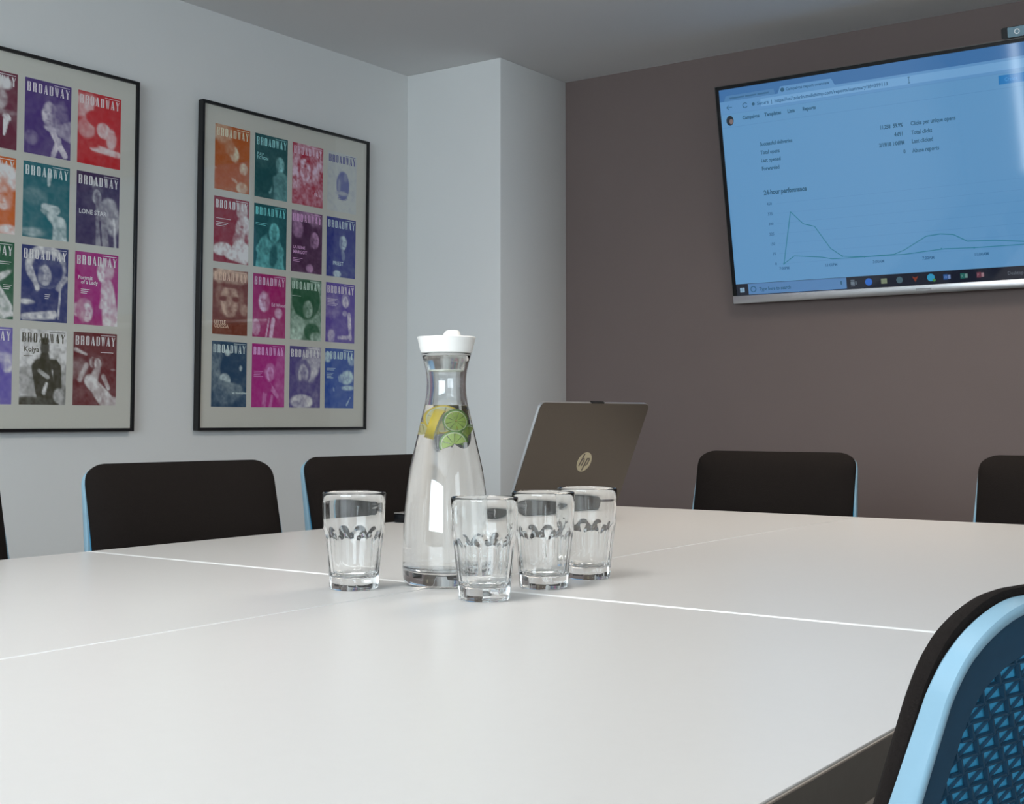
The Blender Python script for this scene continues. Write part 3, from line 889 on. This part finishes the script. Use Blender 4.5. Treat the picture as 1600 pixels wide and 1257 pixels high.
F2 = [
 ((150, 72, 14), (214, 178, 150), [e(.2, .1, .3, .25, 20, .45, .15), e(.55, .42, .13, .17, -15, .8, .07), e(.42, .33, .15, .16, 0, .25, .1), e(.82, .62, .12, .13, 10, .7, .06), c(.0, .68, .62, .84, .035, .03, .6, .03), e(.2, .8, .3, .2, 0, .05, .1), e(.78, .92, .16, .12, 0, .55, .06)], dict(label='orange cover of a reclining figure')),
 ((0, 62, 66), (120, 176, 178), face(.76, .42, .155, .68, .06, 1) + body(.82, .60, .36, .36) + [e(.47, .82, .06, .13, 10, .9, .03), e(.30, .72, .26, .3, 0, .03, .1)], dict(label='teal cover of a man in profile', cap=[('PULP', .06, .34, .015), ('FICTION', .06, .40, .015)])),
 ((140, 16, 44), (214, 150, 164), [e(.5, .5, .7, .8, 0, .42, .3)] + face(.42, .42, .21, .68, .2) + [e(.36, .28, .1, .06, -20, .85, .04), e(.1, .55, .1, .3, 0, .75, .06), e(.42, .85, .32, .2, 0, .25, .1), e(.8, .35, .12, .3, 20, .6, .08)], dict(grain=.34, label='crimson cover of a face in goggles', cap=[('FR', .72, .82, .018)])),
 ((52, 62, 130), (144, 148, 146), [e(.53, .55, .22, .34, 0, .25, .05), e(.62, .40, .07, .10, 0, .45, .05), e(.45, .45, .07, .1, 0, .3, .05), e(.5, .68, .22, .05, 0, .75, .04), e(.40, .56, .05, .16, 0, .55, .04)], dict(g0=.97, g1=1, grain=.04, title=(58, 60, 112), label='white cover with a small blue group drawing', lines=[(.36, .76, .34, 2)])),
 ((118, 6, 26), (200, 176, 182), [e(.80, .18, .16, .2, 0, .62, .07), e(.86, .48, .24, .33, 0, .66, .06), e(.62, .60, .07, .12, 20, .5, .05), e(.93, .62, .05, .16, 0, .2, .04), e(.80, .80, .28, .22, 20, .9, .04), e(.25, .80, .27, .14, -5, .95, .05), c(.4, .86, .9, .93, .1, .1, .92, .05), e(.80, .42, .05, .03, 0, .2, .02)], dict(label='red cover of a face leaning in from the right', lines=[(.06, .34, .42, 1), (.06, .40, .34, 3)])),
 ((0, 66, 72), (96, 168, 170), body(.5, .62, .62, .55) + [e(.60, .80, .12, .26, 8, .15, .06)] + face(.62, .42, .20, .72, .10), dict(label='teal cover of a woman facing forward', lines=[(.05, .31, .36, 2)])),
 ((52, 10, 52), (172, 132, 166), [e(.5, .1, .6, .2, 0, .42, .2), e(.42, .42, .3, .42, 0, .05, .1)] + face(.74, .44, .17, .62, .05, 1) + [e(.2, .3, .18, .2, 0, .4, .08), e(.6, .92, .12, .1, 0, .6, .05)], dict(label='dark purple cover of a dark haired face', cap=[('LA REINE', .06, .62, .016), ('MARGOT', .06, .70, .018)], lines=[(.06, .78, .3, 3)])),
 ((14, 26, 108), (150, 165, 214), face(.55, .40, .15, .80, .10, 1) + [e(.57, .62, .06, .14, -10, .45, .05), e(.5, .96, .6, .1, 0, .12, .1), e(.37, .95, .13, .08, 0, .85, .04)], dict(label='navy blue cover with one half lit face', cap=[('PRIEST', .22, .80, .021)])),
 ((94, 32, 8), (188, 148, 130), [e(.5, .1, .52, .2, 0, .72, .08)] + face(.48, .45, .32, .66, .25) + [e(.48, .17, .36, .15, 0, .55, .05), e(.5, .245, .38, .05, 0, .15, .04), e(.30, .45, .1, .06, 0, .08, .05), e(.66, .45, .1, .06, 0, .08, .05), e(.9, .6, .12, .12, 0, .45, .08)], dict(label='brown cover of a large face under a cap', cap=[('LITTLE', .05, .84, .019), ('ODESSA', .05, .90, .019)])),
 ((134, 4, 84), (210, 150, 190), face(.36, .42, .20, .76, .06, -1) + body(.52, .70, .5, .10) + [c(.50, .70, .40, 1.02, .02, .02, .9, .02), c(.62, .72, .55, 1.02, .06, .05, .75, .03), e(.1, .85, .13, .18, 0, .6, .05), e(.78, .6, .12, .12, 20, .6, .06)], dict(label='magenta cover of a man in shirt and tie', cap=[('Ed Wood', .56, .50, .019)])),
 ((0, 70, 40), (150, 176, 158), [e(.5, .5, .8, .9, 0, .45, .3), e(.5, .33, .46, .46, 0, .05, .06)] + face(.55, .48, .18, .55, .03, 1) + [e(.2, .82, .26, .3, 20, .7, .08), e(.70, .86, .26, .2, 0, .08, .06), e(.85, .95, .2, .12, 0, .55, .08)], dict(label='green cover of a head with big round hair', lines=[(.05, .29, .28, 1)])),
 ((64, 42, 128), (176, 164, 208), [e(.2, .4, .3, .3, 0, .2, .15), c(.66, .55, .62, 1.05, .14, .22, .12, .05)] + face(.68, .30, .12, .78, .35) + [c(.80, .52, .86, .92, .06, .05, .72, .03), c(.86, .90, .45, .92, .045, .04, .75, .03), e(.66, .50, .08, .07, 0, .65, .04), e(.2, .9, .12, .16, 0, .5, .06)], dict(label='violet cover of a standing woman', lines=[(.05, .28, .36, 5)])),
 ((8, 50, 78), (156, 186, 200), [e(.1, .4, .25, .5, 0, .3, .12), e(.60, .42, .36, .36, 0, .03, .07), e(.44, .17, .08, .07, 0, .8, .04), e(.83, .40, .04, .06, 0, .7, .03), e(.36, .62, .19, .17, -50, .85, .05), c(.25, .66, .75, .75, .10, .14, .3, .08), e(.4, .85, .3, .16, 0, .24, .1)], dict(label='dark blue cover of a dark head over a pale shoulder', cap=[('les misérables', .58, .80, .013)])),
 ((140, 6, 104), (206, 130, 180), [e(.9, .5, .2, .6, 0, .25, .1)] + face(.56, .46, .14, .66, .35) + [c(.5, .62, .78, .82, .06, .05, .55, .03), c(.42, .70, .36, 1.02, .05, .07, .45, .04), c(.62, .82, .56, 1.02, .03, .05, .5, .03), e(.45, .68, .16, .14, 0, .10, .06)], dict(label='magenta cover of a seated figure', lines=[(.06, .44, .28, 4)])),
 ((58, 48, 108), (182, 172, 196), [e(.7, .25, .3, .5, 20, .62, .12), e(.12, .4, .1, .1, 0, .05, .04)] + face(.44, .44, .20, .55, .18) + [e(.45, .68, .25, .18, 0, .15, .08), e(.4, .90, .36, .16, 0, .8, .06), e(.85, .85, .1, .2, 0, .2, .06)], dict(label='grey violet cover of a long haired figure')),
 ((14, 58, 132), (150, 190, 222), [e(.08, .15, .14, .12, 0, .7, .06), e(.5, .3, .3, .15, 0, .08, .1), e(.76, .48, .22, .16, -10, .85, .08), e(.55, .50, .1, .1, 0, .6, .05), e(.80, .66, .2, .06, 0, .75, .05), c(.75, .95, .88, .82, .012, .012, .9, .02), c(.3, .66, .31, .70, .02, .02, .6, .02), e(.9, .2, .12, .1, 30, .6, .07)], dict(label='bright blue cover with drifting light', lines=[(.06, .34, .30, 2), (.06, .42, .22, 4)])),
]
GEN = lambda d, l, lab: (d, l, face(.5, .42, .2, .7, .1) + body(.5, .68, .5, .4), dict(label=lab, lines=[(.06, .8, .3, 3)]))
F1 = [
 GEN((20, 60, 110), (160, 180, 210), 'blue cover of a facing figure'),
 ((84, 4, 38), (206, 168, 180), [e(.62, .15, .26, .13, 0, .9, .07), e(.6, .36, .20, .2, 0, .55, .08), e(.5, .52, .5, .05, 0, .4, .05), c(.78, .60, .72, .84, .09, .02, .95, .02), e(.5, .62, .1, .1, 0, .55, .06), e(.66, .8, .3, .3, 0, .02, .06), c(.78, .62, .74, .82, .06, .02, .95, .02)], dict(label='wine red cover with a white shirt front')),
 ((52, 22, 96), (186, 164, 196), face(.56, .42, .21, .76, .10, -1) + [e(.80, .40, .14, .25, 0, .25, .06), c(.72, .62, .98, .62, .1, .2, .5, .06), c(.88, .95, .60, .66, .06, .06, .78, .03), c(.62, .98, .74, .76, .05, .06, .72, .03), e(.55, .62, .13, .06, 10, .8, .04), e(.15, .78, .14, .14, 0, .3, .06)], dict(label='purple cover of a woman resting chin on hands')),
 ((160, 8, 22), (222, 160, 160), [e(.2, .2, .35, .25, 0, .62, .12), e(.58, .22, .22, .22, 0, .05, .06), e(.2, .5, .2, .2, 0, .45, .1), e(.48, .36, .30, .17, 10, .05, .05), e(.60, .50, .17, .15, 30, .75, .05), e(.78, .60, .12, .2, 0, .6, .06), c(.35, .75, .95, .80, .07, .06, .75, .04), e(.3, .72, .2, .06, 0, .12, .05), e(.5, .95, .6, .14, 0, .06, .06)], dict(label='scarlet cover of a figure lying on folded arms')),
 GEN((10, 100, 60), (170, 200, 180), 'green cover of a facing figure'),
 ((206, 80, 12), (240, 208, 188), [e(.72, .28, .42, .26, 0, .92, .06)] + face(.78, .50, .22, .66, None, -1) + [e(.35, .75, .3, .3, 0, .05, .08), e(.88, .95, .24, .1, 0, .75, .06)], dict(label='orange cover of a white haired head')),
 ((0, 84, 94), (160, 204, 208), [e(.58, .30, .2, .25, 0, .08, .08), c(.56, .14, .54, .27, .05, .03, .9, .03), c(.45, .57, .72, .60, .06, .08, .85, .04), c(.42, .62, .62, .72, .04, .05, .55, .04), c(.60, .68, .80, .80, .09, .12, .82, .05), c(.80, .78, .80, 1.05, .14, .16, .78, .05), e(.2, .93, .25, .08, 0, .5, .08), e(.2, .45, .3, .15, 0, .22, .1)], dict(label='teal cover of a diving pale figure')),
 ((44, 18, 62), (196, 180, 206), [c(.4, .13, .46, .24, .05, .09, .5, .05)] + face(.47, .32, .13, .55, .12) + [e(.75, .42, .17, .14, 0, .5, .08), c(.55, .45, .62, 1.05, .10, .16, .42, .05), e(.85, .62, .17, .3, 0, .5, .08), c(.55, .66, .6, 1.0, .02, .02, .1, .02), c(.88, .6, .92, 1.0, .02, .03, .75, .03), e(.2, .8, .25, .3, 0, .03, .1)], dict(label='dark plum cover of two figures', cap=[('LONE STAR', .06, .58, .021)])),
 GEN((120, 20, 80), (210, 170, 190), 'plum cover of a facing figure'),
 ((4, 74, 46), (190, 206, 196), [e(.74, .45, .22, .06, -30, .8, .04), c(.70, .60, .78, .85, .05, .2, .8, .04), e(.8, .93, .3, .05, 0, .85, .03), e(.3, .6, .3, .4, 0, .05, .1)], dict(label='green cover with a pale paper sheet', lines=[(.70, .26, .24, 2), (.78, .56, .18, 3)])),
 ((20, 36, 92), (190, 204, 222), [e(.52, .26, .44, .40, 0, .75, .05), e(.55, .32, .34, .32, 0, .12, .06), c(.2, .30, .34, .56, .04, .05, .8, .04)] + face(.48, .37, .17, .72, None, 1) + [c(.78, .55, .95, .40, .05, .05, .7, .04), e(.60, .66, .3, .14, 0, .05, .06), e(.12, .75, .16, .05, 0, .8, .04), c(.06, .95, .7, .90, .06, .08, .85, .04), c(.84, .55, .80, .95, .02, .02, .7, .02)], dict(label='navy cover of a head ringed by light hair', lines=[(.5, .64, .12, 3)])),
 ((136, 6, 96), (224, 182, 208), face(.66, .26, .16, .86, .45, -1) + [c(.75, .45, .85, .95, .14, .2, .72, .05), c(.66, .46, .62, .72, .05, .07, .7, .04), e(.05, .80, .1, .12, 0, .75, .05)] + face(.27, .82, .16, .78, .35, 1) + [e(.5, .62, .1, .2, 0, .04, .06)], dict(label='magenta cover of a woman above a man', cap=[('Portrait', .07, .38, .018), ('of a Lady', .14, .44, .018)], lines=[(.14, .52, .2, 3)])),
 GEN((60, 60, 60), (190, 190, 190), 'grey cover of a facing figure'),
 ((78, 66, 144), (176, 168, 206), [e(.75, .4, .3, .1, 0, .55, .08), e(.9, .5, .12, .12, 0, .7, .05), e(.6, .75, .3, .3, 0, .12, .1)], dict(g0=.2, g1=.15, label='lavender blue cover')),
 ((44, 42, 26), (170, 176, 176), [e(.2, .7, .2, .3, 0, .55, .15), e(.95, .8, .1, .3, 0, .5, .1), e(.53, .24, .10, .14, 0, .10, .03), e(.53, .15, .09, .07, 0, .02, .02), c(.53, .36, .53, .50, .10, .16, .1, .04), c(.40, .46, .74, .46, .1, .1, .06, .03), c(.34, .5, .44, .82, .09, .10, .06, .03), c(.80, .50, .82, .75, .09, .09, .06, .03), c(.5, .55, .62, 1.02, .18, .24, .05, .04), c(.42, .55, .60, .63, .035, .04, .7, .03), c(.52, .84, .58, .72, .04, .03, .85, .03), e(.85, .88, .12, .14, 0, .6, .05), e(.2, .98, .5, .12, 0, .12, .06)], dict(g0=.92, g1=.75, title=(58, 56, 44), label='pale olive cover of a dark standing man', cap=[('Kolya', .08, .30, .024)], lines=[(.08, .36, .2, 1)])),
 ((84, 16, 22), (206, 176, 178), [c(.05, .24, .3, .3, .04, .02, .6, .03), e(.1, .5, .22, .2, 0, .25, .1)] + face(.44, .40, .09, .5, .1) + face(.56, .42, .10, .7, .15) + [c(.56, .50, .48, .62, .07, .1, .6, .04), c(.70, .60, .82, .76, .05, .04, .6, .03), c(.38, .66, .75, .92, .12, .16, .74, .05), c(.3, .45, .15, .65, .05, .05, .55, .04), e(.25, .86, .22, .12, 0, .12, .05), e(.9, .95, .2, .1, 0, .7, .06), e(.92, .5, .05, .02, 0, .6, .02)], dict(label='maroon cover of two figures embracing', lines=[(.62, .27, .3, 1)])),
]

def picture_frame(x0, specs, label):
    W, Hh = 0.901, 1.178
    fr = empty('picture_frame', (x0 + W / 2, 3.545, 0.931), 0, R(0.65), label, 'picture', 'framed sets of magazine covers')
    b, d = .0105, .026
    hw = W / 2
    for lo, hi in (((-hw, -d, 0), (-hw + b, 0, Hh)), ((hw - b, -d, 0), (hw, 0, Hh)), ((-hw + b, -d, 0), (hw - b, 0, b)), ((-hw + b, -d, Hh - b), (hw - b, 0, Hh))):
        box('frame_bar', lo, hi, M['black_wood'], fr, bevel=.001, seg=1)
    box('mount_board', (-hw + b, -.016, b), (hw - b, -.004, Hh - b), M['mount'], fr)
    for r in range(4):
        for cc in range(4):
            cover(fr, -hw + .067 + cc * .1973, Hh - .073 - r * .2612 - CHT, specs[r * 4 + cc], -.0165)
    box('glazing', (-hw + b, -.0225, b), (hw - b, -.0205, Hh - b), M['pane'], fr)
    return fr
picture_frame(3.144, F2, 'black framed poster of sixteen covers nearest the white column, all four rows and columns visible')
picture_frame(1.963, F1, 'black framed poster of covers cut off by the left picture edge')

# ------------------------------------------------------------------ laptop
lp = empty('laptop', (2.596, 1.659, TZ), R(-9), 0, 'open laptop with a brown grey lid turned to the camera, behind the right tumblers', 'laptop')
LW, LH, TH = .38, .294, R(23)
box('base', (-LW / 2, 0.004, .002), (LW / 2, .262, .018), mat('laptop_base', (.05, .045, .042), .45, metal=.3), lp, bevel=.004)
for sx in (-.15, .15):
    for sy in (.03, .23):
        box('rubber_foot', (sx - .015, sy - .006, 0), (sx + .015, sy + .006, .0022), M['dark_plastic'], lp)
bm = bmesh.new()
for r_ in range(5):
    for k in range(14):
        add_box(bm, (-.168 + k * .0242, .205 - r_ * .021 - .15 + .06, .018), (-.168 + k * .0242 + .020, .205 - r_ * .021 - .15 + .077, .0195))
kb = from_bm('keyboard', bm, M['dark_plastic'], lp); kb['kind'] = 'stuff'
box('touchpad', (-.055, .165, .018), (.055, .245, .0185), mat('touchpad', (.08, .075, .07), .35), lp)
bm = bmesh.new()
bmesh.ops.create_cone(bm, cap_ends=True, segments=16, radius1=.006, radius2=.006, depth=.30, matrix=Matrix.Translation((0, .006, .016)) @ Matrix.Rotation(PI / 2, 4, 'Y'))
from_bm('hinge', bm, M['dark_plastic'], lp, 40)
lm = Matrix.Translation((0, 0, .002)) @ Matrix.Rotation(TH, 4, 'X')
lfn = lambda co: lm @ co
lid = prism('lid', rrect(-LW / 2, 0, LW / 2, LH, .014, 8), -.0012, .0045, M['lid'], lp, smooth=40, fn=lfn)
bm = bmesh.new()
oo = rrect(-LW / 2 - .0012, -.001, LW / 2 + .0012, LH + .001, .0148, 8)
ii = rrect(-LW / 2 + .001, .001, LW / 2 - .001, LH - .001, .013, 8)
n = len(oo)
L = [[bm.verts.new(lm @ Vector((x, y, z))) for x, z in q] for q, y in ((oo, .0005), (oo, .0068), (ii, .0068), (ii, .0005))]
for k in range(4):
    a, b_ = L[k], L[(k + 1) % 4]
    for i in range(n):
        bm.faces.new((a[i], a[(i + 1) % n], b_[(i + 1) % n], b_[i]))
from_bm('lid_rim', bm, M['silver'], lp, 40)
prism('display', rrect(-LW / 2 + .010, .02, LW / 2 - .010, LH - .012, .004), .0047, .0052, M['gloss_black'], lp, fn=lfn)
prism('webcam_bump', rrect(-.022, LH - .002, .022, LH + .0035, .0015), -.001, .006, M['gloss_black'], lp, fn=lfn)
Flat_em = [( .004 + .0245 * math.cos(2 * PI * i / 40), .148 + .0245 * math.sin(2 * PI * i / 40)) for i in range(40)]
em = prism('emblem', [(x + .0127, z) for x, z in Flat_em], -.0016, -.0011, M['emblem'], lp, fn=lfn)
f = Flat()
ex, ez, sl = .0167, .148, .27
def bar_(xa, za, xb, zb, w):
    xa, xb, w = xa * 1.3, xb * 1.3, w * 1.1
    f.poly([(ex + xa + za * sl - w / 2, ez + za), (ex + xa + za * sl + w / 2, ez + za), (ex + xb + zb * sl + w / 2, ez + zb), (ex + xb + zb * sl - w / 2, ez + zb)], -.0018)
bar_(-.0098, -.0098, -.0098, .0215, .0044)
bar_(-.0034, -.0098, -.0034, .0065, .0040)
bar_(-.0066, .0065, -.0066, .0098, .0066)
bar_(.0040, -.0215, .0040, .0098, .0044)
bar_(.0104, -.0068, .0104, .0068, .0040)
bar_(.0072, .0066, .0072, .0098, .0080)
bar_(.0072, -.0098, .0072, -.0066, .0080)
f.v = [tuple(lm @ Vector(p)) for p in f.v]
f.build('emblem_letters', M['emblem_dark'], em)
em['label'] = 'pale round hp emblem'

# ------------------------------------------------------------------ carafe
VX, VY = 1.496, 1.150
cf = empty('carafe', (VX, VY, TZ), R(-53.6), 0, 'tall clear glass carafe of water with a white stopper and citrus slices', 'carafe')
outer = [(.000, .0035), (.030, .0025), (.050, .0005), (.0565, .001), (.0600, .005), (.0618, .012), (.0624, .025), (.0622, .045), (.0612, .075), (.0597, .104), (.0568, .135), (.0525, .164), (.0477, .186), (.0404, .218), (.0350, .240), (.0304, .260), (.0286, .274), (.0281, .287), (.0286, .297), (.0297, .306), (.0325, .318), (.0352, .328), (.0358, .330)]
def at(pr, z):
    for (r0, a), (r1, b_) in zip(pr[:-1], pr[1:]):
        if a <= z <= b_ and b_ > a: return r0 + (r1 - r0) * (z - a) / (b_ - a)
    return pr[-1][0]
WT = .0032
zin = [.0225, .0235, .027, .035, .045, .075, .104, .135, .164, .186, .203, .218, .240, .260, .274, .287, .297, .306, .318, .3285]
inner = [(.0, .0205), (.025, .0207), (.045, .0212)] + [(at(outer[5:], z) - WT - (.006 if z < .024 else (.0025 if z < .027 else 0)), z) for z in zin]
prof = outer + [(.0342, .3306)] + [(r, z) for r, z in inner[::-1]]
lathe('vessel', prof, M['glass'], cf, 96, 60)
WZ = .256
wp = [(.0, .0200)] + [(r + .0004, z - .0004) for r, z in inner[1:] if z < WZ - .004]
rs = at(outer[5:], WZ) - WT + .0004
wp += [(rs, WZ), (rs - .0025, WZ - .0008), (.0, WZ - .0008)]
lathe('water', wp, M['water'], cf, 96, 60)
lid_p = [(.0, .327), (.0312, .327), (.0345, .3312), (.0368, .3318), (.0378, .335), (.0415, .3512), (.0425, .3532), (.0413, .3542), (.0395, .3515), (.030, .346), (.015, .3437), (.0, .3432)]
st = lathe('stopper', lid_p, M['white_lid'], cf, 64, 40)
k0 = [(.028 * math.cos(t) * .8 + .006, .026 * math.sin(t), .3445) for t in np.linspace(0, 2 * PI, 20, endpoint=False)]
k1 = [(.020 * math.cos(t) * .75 + .007, .019 * math.sin(t), .3525) for t in np.linspace(0, 2 * PI, 20, endpoint=False)]
k2 = [(.0125 * math.cos(t) * .85 + .0085, .013 * math.sin(t), .3622) for t in np.linspace(0, 2 * PI, 20, endpoint=False)]
k3 = [(.0095 * math.cos(t) * .85 + .0085, .010 * math.sin(t), .3638) for t in np.linspace(0, 2 * PI, 20, endpoint=False)]
loft('stopper_knob', [k0, k1, k2, k3], M['white_lid'], cf, 50)
lathe('seal', [(.0, .3062), (.0245, .3062), (.0258, .3070), (.0264, .310), (.0308, .3262), (.0, .3262)], M['clear_seal'], cf, 48, 40)
lathe('seal_ring', [(.0248, .3046), (.0258, .3048), (.0262, .3055), (.0260, .3062), (.0248, .3064), (.0248, .3046)], mat('pale_ring', (.72, .72, .62), .4), cf, 48, 60)

# citrus: every slice is a thing of its own
M['lemon_peel'] = mat('lemon_peel', (.95, .70, .02), .4, var=.08, scale=300, bump=.3, bscale=900)
M['lime_peel'] = mat('lime_peel', (.16, .34, .03), .4, var=.12, scale=200, bump=.3, bscale=900)
M['lemon_flesh'] = mat('lemon_flesh', (.86, .76, .30), .35, var=.12, scale=220)
M['lime_flesh'] = mat('lime_flesh', (.40, .55, .08), .35, var=.3, scale=220)
M['pith'] = mat('pith', (.85, .86, .62), .5)
def citrus(name, label, pos, rot, r, th, kind, arc, a0=0.0):
    o_ = bpy.data.objects.new(name, None)
    COL.objects.link(o_)
    o_.matrix_world = cf_m @ Matrix.Translation(pos) @ (rot if isinstance(rot, Matrix) else Euler(rot).to_matrix().to_4x4())
    tag(o_, label, 'fruit slice')
    n = max(8, int(arc / (2 * PI) * 36))
    full = arc > 6.2
    def sect(nm, ra, rb, y0, y1, m, b0, b1, nn):
        out = [(rb * math.cos(b0 + (b1 - b0) * i / nn), rb * math.sin(b0 + (b1 - b0) * i / nn)) for i in range(nn + 1)]
        inn = [(ra * math.cos(b1 - (b1 - b0) * i / nn), ra * math.sin(b1 - (b1 - b0) * i / nn)) for i in range(nn + 1)] if ra > 0 else [(0, 0)]
        return prism(nm, out + inn, y0, y1, m, o_)
    b1 = a0 + arc
    sect('peel', r * .90, r, -th / 2, th / 2, M[kind + '_peel'], a0, b1 - (1e-3 if full else 0), n)
    sect('pith', r * .83 if not full else r * .83, r * .90, -th / 2 * .98, th / 2 * .98, M['pith'], a0, b1 - (1e-3 if full else 0), n)
    ns = max(2, round(arc / (2 * PI) * 9))
    for i in range(ns):
        s0, s1 = a0 + arc * i / ns + .04, a0 + arc * (i + 1) / ns - .04
        sect('segment', r * .10, r * .825, -th / 2 * .94, th / 2 * .94, M[kind + '_flesh'], s0, s1, 5)
    return o_
cf_m = Matrix.Translation((VX, VY, TZ)) @ Matrix.Rotation(R(-53.6), 4, 'Z')
citrus('lime_slice', 'upper lime slice standing in the carafe, just below the water line at right', (.0122, -.0135, .2325), (R(10), R(4), R(8)), .0165, .0055, 'lime', 2 * PI - .01)
citrus('lime_slice', 'lower half lime slice in the carafe, hanging lowest of the citrus', (.0110, -.0225, .1985), (R(-8), R(-16), R(-5)), .0195, .0055, 'lime', PI * 1.06, -.05)
citrus('lime_slice', 'lime slice pressed to the right side of the carafe glass', (.0235, .0, .2100), (R(5), R(30), R(65)), .0170, .005, 'lime', PI, R(80))
citrus('lemon_wedge', 'lemon wedge with bright yellow peel at the left of the carafe', (-.0128, -.0070, .2270), Matrix.Rotation(R(19), 4, 'Y') @ Matrix.Rotation(R(-104), 4, 'Z'), .0220, .0125, 'lemon', PI * 1.0, R(-90))
citrus('lemon_slice', 'pale lemon slice floating uppermost behind the limes in the carafe', (-.0035, .005, .2330), (R(-10), R(0), R(-6)), .0205, .006, 'lemon', 2 * PI - .01)
citrus('lemon_slice', 'lemon slice low at the left in the carafe, behind the yellow wedge', (-.0205, .011, .2110), (R(8), R(15), R(-40)), .0180, .005, 'lemon', PI, R(20))

# ------------------------------------------------------------------ tumblers
def tumbler_mesh():
    N, per = 10, 16
    seg = N * per
    z_out = [0.0, .0012, .004, .010, .020, .032, .045, .056, .063, .067, .0695, .072, .0745, .077, .0795, .082, .085, .092, .105, .120, .132, .1348]
    def R0(z):
        return np.interp(z, [0, .0012, .004, .02, .05, .085, .12, .1348], [.0330, .0342, .0350, .0362, .0395, .0430, .0440, .0444])
    def cut(z, a):
        t = ((a / (2 * PI) * N) % 1.0) * 2 - 1
        edge = .0850 - .0080 * t * t
        k = np.clip((edge + .001 - z) / .0130, 0, 1)
        k = k * k * (3 - 2 * k)
        dep = .0007 + .0018 * min(1, max(0, z / .06))
        return k * dep * (1 - .72 * abs(t) ** 2.6)
    v, f = [(0, 0, .0016)], []
    rings = []
    for z in z_out:
        ring = []
        for k in range(seg):
            a = 2 * PI * k / seg
            r = R0(z) - cut(z, a)
            ring.append(len(v)); v.append((r * math.cos(a), r * math.sin(a), z))
        rings.append(ring)
    for r, z in ((.0440, .1362), (.0430, .1368), (.0420, .1360), (.0413, .1340), (.0409, .120), (.0402, .100), (.0396, .088), (.0380, .080), (.0362, .070), (.0345, .055), (.0325, .038), (.0308, .026), (.0290, .0205), (.0255, .0175), (.018, .0162)):
        ring = []
        for k in range(seg):
            a = 2 * PI * k / seg
            ring.append(len(v)); v.append((r * math.cos(a), r * math.sin(a), z))
        rings.append(ring)
    top = len(v); v.append((0, 0, .0160))
    for k in range(seg):
        f.append((0, rings[0][(k + 1) % seg], rings[0][k]))
    for a, b_ in zip(rings[:-1], rings[1:]):
        for k in range(seg):
            k2 = (k + 1) % seg
            f.append((a[k], a[k2], b_[k2], b_[k]))
    for k in range(seg):
        f.append((rings[-1][k], rings[-1][(k + 1) % seg], top))
    me = bpy.data.meshes.new('tumbler')
    me.from_pydata([tuple(map(float, p)) for p in v], [], f)
    me.update()
    me.materials.append(M['glass'])
    me.shade_smooth()
    me.set_sharp_from_angle(angle=R(35))
    return me
tme = tumbler_mesh()
for x, y, rz, lab in ((1.380, 1.223, 10, 'empty ribbed glass tumbler standing alone at the left of the carafe'),
                      (1.399, 1.012, 31, 'empty ribbed glass tumbler nearest the camera, overlapping the carafe base'),
                      (1.550, 1.019, 5, 'empty ribbed glass tumbler in the middle of the three right of the carafe'),
                      (1.683, 1.028, 22, 'empty ribbed glass tumbler farthest right, in front of the laptop lid')):
    o = bpy.data.objects.new('tumbler', tme)
    COL.objects.link(o)
    o.location = (x, y, TZ + .0004)
    o.rotation_euler = (0, 0, R(rz))
    o.scale = (1, 1, .975)
    tag(o, lab, 'glass', 'water tumblers around the carafe')

# small dark case behind the carafe, at the far table edge
ca = empty('dark_case', (2.352, 1.915, TZ), R(8), 0, 'small dark flat case lying at the far table edge, peeping out left of the carafe', 'case')
box('case_body', (-.032, -.022, 0), (.032, .022, .019), M['gloss_black'], ca, bevel=.003)
box('case_lid', (-.032, -.022, .0195), (.032, .022, .023), mat('case_lid_grey', (.16, .15, .14), .4), ca, bevel=.0015)
